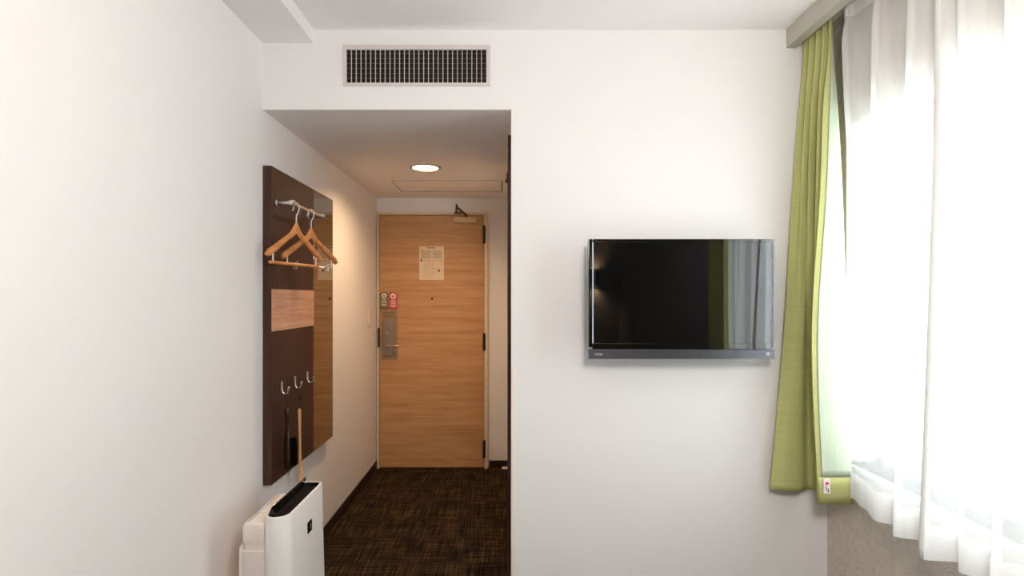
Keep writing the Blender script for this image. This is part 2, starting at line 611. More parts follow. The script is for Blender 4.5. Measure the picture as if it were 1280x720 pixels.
# lock: clear plate, steel case, thumbturn, lever
lk0, lk1 = xp(476, YD), xp(497, YD)
lock = MB().box(lk0, lk1, YD - .003, YD - .0006, zp(450, YD), zp(387, YD), bevel=.001).build('lock_plate', 'clear_plate', door)
lk = MB()
for row, zz in ((0, zp(391, YD)), (1, zp(395, YD))):
    x = lk0 + .022
    while x < lk1 - .03:
        w = random.uniform(.006, .014)
        lk.box(x, x + w, YD - .0036, YD - .003, zz - .006, zz + .006)
        x += w + .006
lk.build('lettering', 'ink_dark', lock)
cx0, cx1 = xp(479.3, YD), xp(491.5, YD)
case = MB().box(cx0, cx1, YD - .018, YD - .003, zp(444, YD), zp(399.5, YD), bevel=.004, seg=3).build('lock_case', 'steel', door)
tx, tz = xp(484.3, YD), zp(416, YD)
MB().lathe([(.001, -.012), (.011, -.012), (.013, -.008), (.013, 0)], (tx, YD - .018, tz), 'y', 24).box(tx - .006, tx + .006, YD - .044, YD - .028, tz - .018, tz + .018, bevel=.004).build('thumbturn', 'lever_steel', case)
lx, lz = xp(486, YD), zp(431.5, YD)
lv = MB().cyl((lx, YD - .018, lz), (lx, YD - .055, lz), .011, 20)
lv.tube([(lx - .004, YD - .055, lz), (lx + .03, YD - .058, lz), (lx + .07, YD - .056, lz - .002), (lx + .098, YD - .046, lz - .002)], [.011, .0105, .009, .008], 16)
lv.build('lever_handle', 'lever_steel', case)
# closer
c0, c1 = xp(567.5, YD - .04), xp(595.3, YD - .04)
cz0, cz1 = zp(278.5, YD - .04), zp(271.3, YD - .04)
closer = MB().box(c0, c1, YD - .055, YD - .002, cz0, cz1, bevel=.006, seg=3).box(c0 - .010, c1 + .012, YD - .045, YD - .002, cz0 + .008, cz1 - .012, bevel=.004).build('door_closer', 'brass', door)
cm = xp(582, YD - .04)
MB().lathe([(.001, -.022), (.008, -.022), (.012, -.016), (.012, 0)], (cm, YD - .03, cz0), 'z', 20).build('closer_cap', 'brass', closer)
ar = MB()
ar.cyl((cm + .004, YD - .03, cz1 - .004), (cm + .004, YD - .03, cz1 + .022), .010, 16)
A0, A1 = Vector((cm + .004, YD - .03, cz1 + .018)), Vector((xp(571, 4.3), 4.29, zp(259, 4.3)))
d = (A1 - A0)
ar.tube([A0, A0 + d * .5, A1], .0085, 10)
ar.tube([A1 + Vector((0, 0, -.012)), A1 + Vector((0, 0, .022))], .008, 12)
ar.tube([A1, Vector((xp(570, YD - .03), YD - .03, DT + .012))], .0075, 10)
ar.box(xp(568.5, YD), xp(577, YD), YD - .04, YD - .013, DT + .004, DT + .018, bevel=.002)
ar.build('closer_arm', 'bronze', closer)

# ---- bathroom door on the right side of the corridor: only its jamb shows
bd = thing('door_2', 'brown bathroom door frame seen edge on along the corridor', 'door', (XC, 2.9, 0), kind='structure')
MB().box(XC - .013, XC + .001, 2.495, 2.545, 0, 2.075, bevel=.002).box(XC - .013, XC + .001, 3.26, 3.31, 0, 2.075, bevel=.002).box(XC - .013, XC + .001, 2.545, 3.26, 2.035, 2.075, bevel=.002).build('door_frame', 'jamb', bd)
MB().box(XC - .006, XC + .0005, 2.548, 3.257, .006, 2.032).build('door_leaf', 'jamb', bd)
MB().box(XC - .020, XC - .004, 3.0, 3.05, 1.985, 2.02, bevel=.003).lathe([(.001, -.02), (.010, -.02), (.012, -.012), (.009, -.004), (.005, 0)], (XC - .016, 3.02, 1.99), 'z', 16).build('door_catch', 'bronze', bd)

# ================================================================== CURTAIN BOX AND CURTAINS
pel = thing('curtain_pelmet', 'grey curtain pelmet at the ceiling above the window', 'curtain pelmet', (1.2, 0, ZC))
MB().box(1.180, 1.222, -.2, FW - .001, 2.399, ZC - .001, bevel=.001).build('front_board', 'box_grey', pel)
MB().box(XR - .014, XR - .001, -.2, FW - .001, 2.432, ZC - .001).build('back_lath', 'box_grey', pel)
for xr in (1.252, 1.300):
    MB().box(xr - .010, xr + .010, .1, FW - .01, ZC - .016, ZC - .001, bevel=.002).build('track', 'alu_white', pel)

LV = [
 (2.455, [(1.320,2.335),(1.240,2.325),(1.262,2.308),(1.240,2.284),(1.264,2.266),(1.240,2.232),(1.270,2.215),(1.241,2.192),(1.268,2.188),(1.272,2.178),(1.262,2.166),(1.252,2.156),(1.243,2.154)]),
 (2.30,  [(1.320,2.335),(1.233,2.325),(1.272,2.306),(1.233,2.282),(1.276,2.264),(1.233,2.232),(1.280,2.218),(1.236,2.190),(1.268,2.186),(1.274,2.178),(1.262,2.164),(1.252,2.154),(1.240,2.151)]),
 (2.10,  [(1.320,2.335),(1.216,2.325),(1.256,2.312),(1.220,2.285),(1.264,2.276),(1.222,2.242),(1.276,2.242),(1.225,2.195),(1.262,2.190),(1.290,2.180),(1.268,2.163),(1.243,2.150),(1.218,2.148)]),
 (1.774, [(1.310,2.335),(1.192,2.325),(1.218,2.314),(1.208,2.288),(1.245,2.290),(1.217,2.252),(1.268,2.262),(1.222,2.205),(1.265,2.190),(1.300,2.165),(1.265,2.150),(1.226,2.142),(1.203,2.142)]),
 (1.20,  [(1.300,2.335),(1.157,2.320),(1.170,2.295),(1.192,2.282),(1.214,2.283),(1.243,2.305),(1.268,2.268),(1.215,2.210),(1.270,2.190),(1.315,2.152),(1.250,2.140),(1.190,2.139),(1.170,2.141)]),
 (0.56,  [(1.280,2.335),(1.097,2.312),(1.125,2.288),(1.165,2.279),(1.205,2.283),(1.248,2.308),(1.270,2.264),(1.217,2.187),(1.280,2.180),(1.332,2.147),(1.270,2.140),(1.212,2.142),(1.197,2.144)]),
]
def section(z, LV):
    zs = [l[0] for l in LV]
    z = max(min(z, zs[0]), zs[-1])
    for i in range(len(zs) - 1):
        if zs[i] >= z >= zs[i + 1]:
            break
    t = (zs[i] - z) / (zs[i] - zs[i + 1])
    P = []
    for k in range(len(LV[0][1])):
        b, c = Vector(LV[i][1][k]), Vector(LV[i + 1][1][k])
        h = zs[i + 1] - zs[i]
        def slope(j):
            if j == 0 or j == len(zs) - 1:
                a_, b_ = (0, 1) if j == 0 else (j - 1, j)
            else:
                a_, b_ = j - 1, j + 1
            return (Vector(LV[b_][1][k]) - Vector(LV[a_][1][k])) / (zs[b_] - zs[a_])
        m0, m1 = slope(i) * h, slope(i + 1) * h
        P.append(b * (2*t**3 - 3*t**2 + 1) + m0 * (t**3 - 2*t**2 + t) + c * (-2*t**3 + 3*t**2) + m1 * (t**3 - t**2))
    return P
NS = 10
def curtain_rows(LV, z0, z1, n, i0=0, i1=None, off=0.0, f0=0.0):
    rows = []
    for j in range(n + 1):
        z = z1 + (z0 - z1) * j / n
        P = catmull(section(z, LV), NS)
        a = int(i0 * NS)
        b = int(i1 * NS) + 1 if i1 is not None else len(P)
        row = []
        for q in range(a, b):
            p = P[q]
            d_ = (P[min(q + 1, len(P) - 1)] - P[max(q - 1, 0)])
            nrm = Vector((-d_.y, d_.x))
            nrm = nrm.normalized() if nrm.length > 1e-9 else Vector((0, 0))
            p = p + nrm * off
            row.append((p.x, p.y, z))
        rows.append(row)
    return rows
def thicken(o, t, offset=0.0):
    m = o.modifiers.new('thickness', 'SOLIDIFY')
    m.thickness = t
    m.offset = offset

gc = thing('green_curtain', 'green linen curtain gathered in the corner beside the television', 'curtain', (1.25, 2.25, .56))
o = MB().grid(curtain_rows(LV, .56, 2.455, 80)).build('fabric', 'green_cloth', gc, angle=180)
thicken(o, .0016)
# pale lining on the turned back leading edge (between its side hem and the far fold)
rows = curtain_rows(LV, .665, 2.36, 60, 9.25, 11.0, 0.0)
rows = [[(x, y - .0035, z) for x, y, z in r] for r in rows]
o = MB().grid(rows).build('lining', 'lining', gc, angle=180)
o['label'] = 'pale green lining of the turned edge'
thicken(o, .001)
# stitched hem line and the care tag
ty_ = 2.137
rows = curtain_rows(LV, .5605, .664, 3, 9.25, 11.8, 0.0)
o = MB().grid([[(x, y - .0030, z) for x, y, z in r] for r in rows]).build('hem', 'green_cloth', gc, angle=180)
thicken(o, .001)
tgx0, tgx1 = xp(1029, 2.135), xp(1037.5, 2.135)
tb = MB().box(tgx0, tgx1, 2.1325, 2.1335, zp(617, 2.135), zp(598, 2.135), bevel=.0003).build('care_tag', 'tag_white', gc)
bmesh_mid = (tgx0 + tgx1) / 2
MB().box(bmesh_mid - .006, bmesh_mid + .006, 2.1318, 2.1324, zp(605.5, 2.135), zp(602.5, 2.135)).build('tag_mark', 'tag_pink', tb)
MB().box(bmesh_mid - .005, bmesh_mid - .001, 2.1318, 2.1324, zp(613, 2.135), zp(607.5, 2.135)).box(bmesh_mid + .002, bmesh_mid + .007, 2.1318, 2.1324, zp(615, 2.135), zp(610.5, 2.135)).build('tag_lettering', 'tag_grey', tb)

# the matching curtain at the other end of the window: seen in the television's glass
def wavy(y0, y1, n, x, amp):
    P = []
    for k in range(n + 1):
        P.append((x + (amp if k % 2 else -amp), y0 + (y1 - y0) * k / n))
    return P
LV2 = [(2.455, wavy(1.26, 1.05, 12, 1.247, .010)), (2.2, wavy(1.27, 1.05, 12, 1.238, .016)), (1.6, wavy(1.283, 1.06, 12, 1.232, .017)), (.56, wavy(1.288, 1.06, 12, 1.233, .018))]
gc2 = thing('green_curtain', 'green linen curtain at the near end of the window, mirrored in the television', 'curtain', (1.25, 1.05, .56))
o = MB().grid(curtain_rows(LV2, .56, 2.455, 30)).build('fabric', 'green_cloth_lit', gc2, angle=180)
thicken(o, .0016)

# ---- sheer curtain: crest (room side) and valley pairs, top and bottom
TOPY = [2.108, 1.935, 1.760, 1.640, 1.565, 1.412, 1.300, 1.200, 1.120, 1.050]
BOT = [(1.300, 2.100), (1.253, 1.894), (1.233, 1.773), (1.207, 1.616), (1.250, 1.540), (1.222, 1.405), (1.272, 1.30), (1.274, 1.20), (1.276, 1.12), (1.276, 1.05)]
BOTV = [(1.285, 2.010), (1.296, 1.845), (1.296, 1.728), (1.296, 1.592), (1.298, 1.475), (1.30, 1.345), (1.302, 1.25), (1.302, 1.16), (1.302, 1.085)]
XS = 1.308
def sheer_section(top):
    P = []
    n = len(TOPY)
    for i in range(n):
        if top == 2:      # heading: flat between pinches
            yc = TOPY[i]
            P += [(XS, yc + .020), (XS - .026, yc + .007), (XS - .026, yc - .007), (XS, yc - .020)]
        elif top == 1:    # just under the pinch
            yc = TOPY[i]
            P += [(XS, yc + .028), (XS - (.036 if i < 6 else .026), yc + .011), (XS - (.036 if i < 6 else .026), yc - .012), (XS, yc - .030)]
        elif top == 0:
            xb, yb = BOT[i]
            yb = yb * .4 + TOPY[i] * .6
            up = BOTV[i - 1][1] if i else yb + .01
            dn = BOTV[i][1] if i < n - 1 else yb - .06
            xm = (1.264 if i < 6 else 1.279) if i else 1.290
            P += [(XS - .002, yb + (up - yb) * .80), (xm, yb + (up - yb) * .22), (xm + .004, yb + (dn - yb) * .30), (XS - .002, yb + (dn - yb) * .80)]
        else:
            xb, yb = BOT[i]
            up = BOTV[i - 1] if i else (1.30, yb + .01)
            dn = BOTV[i] if i < n - 1 else (1.30, yb - .06)
            P += [(xb + (up[0] - xb) * .95, yb + (up[1] - yb) * .80), (xb + .004, yb + (up[1] - yb) * .18), (xb + .004, yb + (dn[1] - yb) * .22), (xb + (dn[0] - xb) * .95, yb + (dn[1] - yb) * .80)]
    return P
LS = [(2.458, sheer_section(2)), (2.412, sheer_section(2)), (2.30, sheer_section(1)), (1.75, sheer_section(0)), (.595, sheer_section(-1))]
sc = thing('sheer_curtain', 'white sheer curtain hanging in pleats in front of the bright window', 'sheer curtain', (1.30, 1.5, .595))
MB().grid(curtain_rows(LS, .595, 2.458, 70)).build('fabric', 'sheer', sc, angle=180)
rows = curtain_rows(LS, .5955, .695, 4)
MB().grid([[(x - .0025, y, z) for x, y, z in r] for r in rows]).build('hem', 'sheer_hem', sc, angle=180)
rows = curtain_rows(LS, 2.405, 2.4585, 3)
MB().grid([[(x - .0025, y, z) for x, y, z in r] for r in rows]).build('heading_tape', 'sheer_hem', sc, angle=180)

# side hem of the panel whose edge lies in the middle of the window
rows = curtain_rows(LS, .5955, 2.458, 60, 13.05, 13.95)
o = MB().grid([[(x - .004, y, z) for x, y, z in r] for r in rows]).build('side_hem', 'sheer_side', sc, angle=180)
thicken(o, .0012)

# ================================================================== TELEVISION
YT = 2.2
tv = thing('television', 'black wall-mounted flat television with grey speaker bar', 'television', (.69, YT, 1.34))
tx0, tx1 = xp(735.8, YT), xp(968, YT)
tz0, tz1 = zp(448.6, YT), zp(298.8, YT)
zb = zp(436.6, YT)
ix0, ix1, iz0, iz1 = xp(741.6, YT), xp(963.8, YT), zp(428.8, YT), zp(303.2, YT)
# cabinet, tapering towards the wall
def cabinet():
    m = MB()
    m.box(tx0 + .002, tx1 - .002, YT + .012, YT + .045, zb + .006, tz1 - .002, bevel=.004)
    m.prism([(YT + .045, zb + .02), (YT + .085, zb + .06), (YT + .085, tz1 - .12), (YT + .045, tz1 - .03)], 'x', tx0 + .06, tx1 - .06, bevel=.004)
    return m
cab = cabinet().build('cabinet', 'black_plastic', tv)
bz = MB()
zt = zb + .0075
bz.box(tx0, ix0 - .003, YT, YT + .014, zt, tz1, bevel=.0012)
bz.box(ix1 + .003, tx1, YT, YT + .014, zt, tz1, bevel=.0012)
bz.box(ix0 - .0035, ix1 + .0035, YT, YT + .014, iz1 + .002, tz1, bevel=.0012)
bz.box(ix0 - .0035, ix1 + .0035, YT, YT + .014, zb, iz0 - .002, bevel=.0012)
bz.build('bezel', 'screen', tv)
# bevelled inner edge of the bezel
ie = MB()
def quad(m, a, b, c, d):
    m.fill([a, b, c, d])
e = .005
O = [(ix0 - .0035, YT + .0002, iz0 - .0025), (ix1 + .0035, YT + .0002, iz0 - .0025), (ix1 + .0035, YT + .0002, iz1 + .0025), (ix0 - .0035, YT + .0002, iz1 + .0025)]
I = [(ix0 + .0015, YT + .0042, iz0), (ix1 - .0015, YT + .0042, iz0), (ix1 - .0015, YT + .0042, iz1), (ix0 + .0015, YT + .0042, iz1)]
for k in (1, 3):
    ie = MB()
    quad(ie, O[k], O[(k + 1) % 4], I[(k + 1) % 4], I[k])
    ie.build('bezel_edge', 'bezel_edge', tv, smooth=False)
MB().box(ix0 - .003, ix1 + .003, YT + .004, YT + .012, iz0 - .003, iz1 + .003).build('screen', 'screen', tv)
bar = MB().box(tx0, tx1, YT - .004, YT + .030, tz0, zb - .0012, bevel=.0015).build('speaker_bar', 'bar_metal', tv)
lw = xp(753, YT) - xp(743, YT)
lg = text_mesh('TOSHIBA', .0105)
xs = [v.co.x for v in lg.vertices]
sx = lw / (max(xs) - min(xs))
MB().mesh(lg, Matrix.Translation((xp(748, YT), YT - .0046, zp(442.9, YT))) @ Matrix.Rotation(PI / 2, 4, 'X') @ Matrix.Diagonal((sx, 1, 1, 1))).build('logo', 'silver_print', bar)
bpy.data.meshes.remove(lg)
rc = (xp(959.2, YT), YT - .0046, zp(442.2, YT))
MB().tube([(rc[0] + .0052 * math.cos(a * PI / 12), rc[1], rc[2] + .0052 * math.sin(a * PI / 12)) for a in range(24)], .0016, 8, closed=True).build('power_ring', 'silver_print', bar)
br = MB().box(.56, .82, FW - .022, FW - .001, 1.24, 1.44, bevel=.003).box(.62, .76, YT + .08, YT + .10, 1.26, 1.42, bevel=.003)
br.box(.655, .725, YT + .095, FW - .018, 1.32, 1.36, bevel=.004)
br.build('wall_bracket', 'black_plastic', tv)

# ================================================================== COAT PANEL WITH MIRROR
XP_ = -0.986
PY0, PYM, PY1 = 2.357, 2.876, 3.195
PZ0, PZ1 = .559, 1.906
pn = thing('coat_rack', 'dark wood coat rack on the left wall with mirror, rail and hooks', 'coat rack', (XL, 2.77, PZ0))
bo = MB().box(XL + .0005, XP_, PY0, PYM, PZ0, PZ1, bevel=.0012).build('board', 'dark_wood', pn)
MB().box(XP_ - .001, XP_ + .0012, PY0 + .0015, PYM, 1.207, 1.386).build('pale_band', 'band_wood', pn)
MB().box(XL + .0005, XP_ - .006, PYM + .0005, PY1, PZ0, PZ1).build('mirror_backing', 'dark_wood', pn)
MB().box(XP_ - .0055, XP_, PYM + .001, PY1, PZ0, PZ1, bevel=.0008).build('mirror', 'mirror', pn)
# rail on two posts
XRL, ZRL = -.920, 1.757
rl = MB().cyl((XRL, 2.405, ZRL), (XRL, 2.80, ZRL), .0062, 16).build('clothes_rail', 'chrome', pn)
for yy in (2.405, 2.794):
    MB().lathe([(.0135, 0), (.0135, .003), (.0075, .006), (.0085, .03), (.0115, .058), (.0125, .075), (.0105, .081), (.001, .082)], (XP_ + .0003, yy, ZRL), 'x', 22).build('rail_post', 'chrome', pn)
for yy in (2.43, 2.60):
    MB().tube([(XRL, yy, ZRL - .005), (XRL, yy, ZRL - .022), (XRL - .006, yy, ZRL - .030)], .0035, 10).build('rail_peg', 'chrome', pn)
def coat_hook(y, z):
    m = MB()
    m.box(XP_ + .0005, XP_ + .006, y - .009, y + .009, z - .040, z, bevel=.0022)
    P = [(XP_ + .004, y, z - .030), (XP_ + .006, y, z - .046), (XP_ + .014, y, z - .055), (XP_ + .024, y, z - .053), (XP_ + .031, y, z - .042), (XP_ + .033, y, z - .030)]
    m.tube(catmull(P, 5), .0042, 12)
    m.lathe([(.0005, -.0055), (.004, -.0045), (.0056, 0), (.004, .0045), (.0005, .0055)], (XP_ + .033, y, z - .028), 'z', 14)
    return m
for yy, zz in ((2.458, .982), (2.612, .983), (2.775, .984)):
    coat_hook(yy, zz).build('coat_hook', 'chrome', pn)

# ================================================================== HANGERS (local: arms along X, hook up Z, origin under the rail)
def hanger_arm(L, thick):
    """one continuous bowed wooden shoulder from -L to L"""
    rows = []
    n = 48
    for i in range(n + 1):
        u = -1 + 2 * i / n
        a = abs(u)
        x = u * L
        # centre line drops from the neck to the tips
        zc = -.030 - .128 * (a ** 1.05) + .012 * math.exp(-(a / .10) ** 2) + .010 * a * a
        hh = .0125 + .014 * math.exp(-(a / .15) ** 2) + .004 * a           # half height
        hh *= 1.0 if a < .93 else math.sqrt(max(0, 1 - ((a - .93) / .072) ** 2)) * .85 + .15
        hd = thick * (.55 + .75 * a ** 1.5)                                  # half depth: shoulders widen
        if a > .95:
            hd *= .86
        yb = .002 * a ** 2                                            # bows forward
        ring = []
        for k in range(14):
            t = 2 * PI * k / 14
            c, s_ = math.cos(t), math.sin(t)
            ring.append((x, yb + hd * math.copysign(abs(c) ** .75, c), zc + hh * math.copysign(abs(s_) ** .75, s_)))
        rows.append(ring)
    m = MB().grid(rows, closed=True)
    m.fill(rows[0])
    m.fill(rows[-1][::-1])
    bmesh.ops.remove_doubles(m.bm, verts=m.bm.verts, dist=1e-5)
    bmesh.ops.recalc_face_normals(m.bm, faces=m.bm.faces)
    return m
def make_hanger(label, loc, rotz, L, clips):
    t = thing('coat_hanger', label, 'hanger', loc, rotz, 'wooden hangers on the rail')
    hanger_arm(L, .010).build('shoulder', 'hanger_wood', t, local=True, angle=60)
    # hook: loop round the rail (rail centre at z = .0625 here)
    P = []
    R = .0205
    cz = .0706
    for k in range(15):
        a = math.radians(200 - k * 17)
        P.append((R * math.cos(a), 0, cz + R * math.sin(a)))
    P += [(.010, 0, cz - .024), (.001, 0, cz - .036), (0, 0, .004), (0, 0, -.012)]
    MB().tube(catmull(P, 4), .0031, 10).build('hook', 'hook_chrome', t, local=True)
    for s_ in (-1, 1):
        x = s_ * L * .80
        MB().cyl((x, .003, -.118), (x, .003, -.178), .0036, 10).build('bar_post', 'white_post', t, local=True)
    if clips:
        MB().cyl((-L * .84, .003, -.178), (L * .84, .003, -.178), .0022, 10).build('clip_rod', 'chrome', t, local=True)
        for x in (-L * .55, L * .62):
            m = MB()
            m.box(x - .008, x + .008, -.004, .000, -.196, -.166, bevel=.0015)
            m.box(x - .008, x + .008, .006, .010, -.196, -.166, bevel=.0015)
            m.tube([(x - .004, -.002, -.170), (x + .006, -.012, -.160)], .003, 8)
            m.build('trouser_clip', 'chrome', t, local=True)
    else:
        MB().tube([(-L * .93, .003, -.180), (-L * .9, .003, -.180), (L * .9, .003, -.180), (L * .93, .003, -.180)], [.0045, .0068, .0068, .0045], 14).build('trouser_bar', 'hanger_wood', t, local=True)
    return t
ang = math.atan2(.186, .045)
make_hanger('wooden hanger with a wooden trouser bar, nearer of two on the rail', (-.920, 2.462, 1.6755), ang, .196, False)
make_hanger('wooden hanger with a clip rod, farther of two on the rail by the mirror', (-.920, 2.648, 1.6755), math.atan2(.185, .062), .200, True)

# ================================================================== BRUSH AND SHOEHORN
YBR = 2.458
XBR = -.9585
b = thing('clothes_brush', 'dark wooden clothes brush hanging from the first hook', 'brush', (XBR, YBR, .60))
NX, NY = .80, .60            # way the bristles point; the broad side runs along (NY, -NX)
def bp(n, u, z):
    return (XBR + n * NX + u * NY, YBR + n * NY - u * NX, z)
prof = [(.868, .006), (.862, .0105), (.845, .0125), (.81, .0095), (.775, .0085), (.745, .012), (.72, .019), (.69, .0245), (.65, .0265), (.62, .025), (.605, .020), (.597, .010)]
rows = []
for z, hw in prof:
    ring = []
    for k in range(18):
        t = 2 * PI * k / 18
        ring.append(bp(min(.0115, hw * .8) * math.cos(t), hw * math.sin(t), z))
    rows.append(ring)
m = MB().grid(rows, closed=True)
m.fill(rows[0])
m.fill(rows[-1][::-1])
bmesh.ops.recalc_face_normals(m.bm, faces=m.bm.faces)
m.build('brush_back', 'brush_wood', b, angle=60)
br_ = MB()
rb = random.Random(3)
for i in range(21):
    zz = .612 + i * .0058
    hw = .022 * math.sqrt(max(.12, 1 - ((zz - .667) / .066) ** 2))
    for j in range(9):
        q = -1 + j / 4
        ln = .029 + rb.uniform(-.002, .002)
        br_.tube([bp(.008, q * hw, zz), bp(.008 + ln * .6, q * (hw + .001), zz), bp(.008 + ln, q * (hw + .004) + rb.uniform(-.002, .002), zz + rb.uniform(-.002, .002))], [.0024, .0028, .0018], 5)
br_.build('bristles', 'bristle', b)
MB().tube([(XBR, YBR - .002, .860), (-.960, YBR - .006, .90), (-.9655, YBR - .004, .9355), (-.962, YBR + .004, .9355), (-.960, YBR + .006, .90), (XBR, YBR + .002, .860)], .0014, 8).build('cord', 'cord', b)

YSH = 2.612
s = thing('shoehorn', 'pale wooden shoehorn hanging from the middle hook', 'shoehorn', (-.953, YSH, .50))
# gently scooped blade; broad side turned a little towards the room
rows = []
for i in range(27):
    u = i / 26
    z = .832 - .337 * u
    w = .0095 - .0025 * math.sin(u * PI) + .005 * max(0, (u - .55) / .45)
    if u > .93:
        w *= math.sqrt(max(0.02, 1 - ((u - .93) / .072) ** 2))
    if u < .03:
        w *= .7
    cup = .001 + .006 * u
    ring = []
    th = .0034 - .0018 * u
    dx, dy = math.cos(1.15), math.sin(1.15)
    for k in range(9):
        q = -1 + k / 4
        d_ = cup * (q * q - 1)
        ring.append((-.962 + dx * w * q + dy * d_ * 1.0 + .004 * u, YSH + dy * w * q - dx * d_, z))
    for k in range(8, -1, -1):
        q = -1 + k / 4
        d_ = cup * (q * q - 1) + th * (1.2 - .5 * q * q)
        ring.append((-.962 + dx * w * q + dy * d_ + .004 * u, YSH + dy * w * q - dx * d_, z))
    rows.append(ring)
m = MB().grid(rows, closed=True)
m.fill(rows[0])
m.fill(rows[-1][::-1])
bmesh.ops.recalc_face_normals(m.bm, faces=m.bm.faces)
m.build('blade', 'horn_wood', s, angle=50)
MB().tube([(-.962, YSH - .002, .825), (-.964, YSH - .006, .88), (-.9655, YSH - .004, .9365), (-.962, YSH + .004, .9365), (-.960, YSH + .005, .88), (-.961, YSH + .002, .825)], .0014, 8).box(-.966, -.958, YSH + .002, YSH + .010, .868, .880, bevel=.002).build('cord', 'cord', s)

# ================================================================== AIR PURIFIER
ap = thing('air_purifier', 'white air purifier with black top louver standing by the left wall', 'air purifier', (-.83, 2.09, 0))
def rrect(x0, x1, y0, y1, rs, n=8):
    """rounded rectangle outline, radii rs = (x1y1, x0y1, x0y0, x1y0)"""
    P = []
    for (cx, cy, a0, r) in ((x1, y1, 0, rs[0]), (x0, y1, 90, rs[1]), (x0, y0, 180, rs[2]), (x1, y0, 270, rs[3])):
        sx_ = -1 if cx == x1 else 1
        sy_ = -1 if cy == y1 else 1
        for k in range(n + 1):
            a = math.radians(a0 + 90 * k / n)
            P.append((cx + sx_ * r + r * math.cos(a), cy + sy_ * r + r * math.sin(a)))
    return P
SX0, SX1, SY0, SY1, SZ = -.832, -.742, 1.905, 2.290, .600
def shell_outline(ins=0.0, grow=0.0):
    return rrect(SX0 + ins, SX1 - ins + grow, SY0 + ins, SY1 - ins, (max(.03 - ins, .004), max(.03 - ins, .004), max(.040 - ins, .004), max(.047 - ins, .004)))
rows = []
for z, ins, grow in ((.012, .004, .012), (.02, 0, .013), (.20, 0, .010), (.40, 0, .005), (SZ - .006, 0, 0), (SZ - .001, .0015, 0), (SZ, .004, 0), (SZ, .009, 0), (SZ - .003, .0095, 0), (SZ - .035, .010, 0)):
    rows.append([(x, y, z) for x, y in shell_outline(ins, grow)])
m = MB().grid(rows, closed=True)
m.fill(rows[0][::-1])
bmesh.ops.recalc_face_normals(m.bm, faces=m.bm.faces)
m.build('front_shell', 'white_plastic', ap, angle=40)
gr = MB()
P = shell_outline(.0110)
gr.prism(P, 'z', SZ - .040, SZ - .030)
for k in range(30):
    yy = SY0 + .03 + k * .0112
    gr.box(SX0 + .014, SX1 - .014, yy, yy + .003, SZ - .030, SZ - .014)
for xx in (-.80, -.772):
    gr.box(xx - .001, xx + .001, SY0 + .02, SY1 - .02, SZ - .030, SZ - .012)
gr.build('outlet_grille', 'mesh_dark', ap)
# inside lining of the opening
rows = [[(x, y, z) for x, y in shell_outline(.0106)] for z in (SZ - .0022, SZ - .038)]
MB().grid(rows, closed=True).build('outlet_rim', 'black_plastic', ap)
# raised louver along the rear edge, with side cheeks
lvm = MB()
lvm.prism([(SX0 + .012, SZ - .012), (SX0 + .018, SZ - .014), (SX0 + .030, SZ + .026), (SX0 + .026, SZ + .029)], 'y', SY0 + .022, SY1 - .035, bevel=.001)
lvm.prism([(SX0 + .012, SZ - .012), (SX0 + .045, SZ - .012), (SX0 + .034, SZ + .012), (SX0 + .026, SZ + .026)], 'y', SY0 + .022, SY0 + .026)
lvm.build('louver', 'black_gloss', ap)
bad = MB().box(SX1 + .0005, SX1 + .0058, 2.089, 2.131, .468, .509, bevel=.0006)
bo_ = bad.build('badge', 'black_gloss', ap)
MB().box(SX1 + .0057, SX1 + .0062, 2.112, 2.114, .478, .500).build('badge_print', 'silver_print', bo_)
# rear water tank housing
rx0, rx1, ry0, ry1, rz = -.908, SX0 + .002, 1.922, 2.235, .572
def rear(ins):
    return rrect(rx0 + ins, rx1, ry0 + ins, ry1 - ins, (.004, .022, .016, .004))
rows = []
for z, ins in ((.012, .002), (.02, 0), (.478, 0), (.4785, .004), (.508, .004), (.5085, 0), (rz - .010, 0), (rz - .003, .003), (rz, .010)):
    rows.append([(x, y, z) for x, y in rear(ins)])
m = MB().grid(rows, closed=True)
m.fill(rows[-1])
m.fill(rows[0][::-1])
bmesh.ops.recalc_face_normals(m.bm, faces=m.bm.faces)
tk = m.build('tank_housing', 'beige_plastic', ap, angle=40)
MB().box(rx0 + .014, rx0 + .016, ry0 + .02, ry1 - .03, rz - .001, rz + .0006).build('lid_seam', 'mesh_dark', tk)
MB().box(rx0 + .020, rx1 - .004, ry0 + .10, ry0 + .16, rz - .001, rz + .006, bevel=.003).build('tank_lid', 'beige_plastic', tk)
MB().prism([(-.928, .012), (-.9085, .012), (-.9085, .487), (-.915, .497), (-.922, .485)], 'y', 1.935, 2.215, bevel=.003).build('rear_filter_cover', 'beige_plastic', ap)
for fx, fy in ((-.895, 1.945), (-.895, 2.205), (-.775, 1.945), (-.775, 2.255)):
    MB().box(fx - .014, fx + .014, fy - .014, fy + .014, 0, .0125, bevel=.003).build('foot', 'black_plastic', ap)

# ================================================================== VENT, DOWNLIGHT, HATCH
vx0, vx1, vz0, vz1 = -.683, -.064, 2.239, 2.410
wx0, wx1, wz0, wz1 = -.667, -.081, 2.2515, 2.3905
vt = thing('air_vent', 'white framed air vent grille high on the bulkhead', 'air vent', ((vx0 + vx1) / 2, FW, vz0))
fm = MB()
def frame_ring(m, o0, o1, p0, p1, i0, i1, q0, q1, y0, y1):
    for b_ in ((o0, o1, y0, y1, p0, q0), (o0, o1, y0, y1, q1, p1), (o0, i0, y0, y1, q0, q1), (i1, o1, y0, y1, q0, q1)):
        m.box(*b_, bevel=.0012)
frame_ring(fm, vx0, vx1, vz0, vz1, wx0, wx1, wz0, wz1, FW - .010, FW - .0005)
fm.build('frame', 'vent_frame', vt)
MB().box(wx0, wx1, FW - .0016, FW - .0006, wz0, wz1).build('duct', 'vent_dark', vt)
bl = MB()
nb = 29
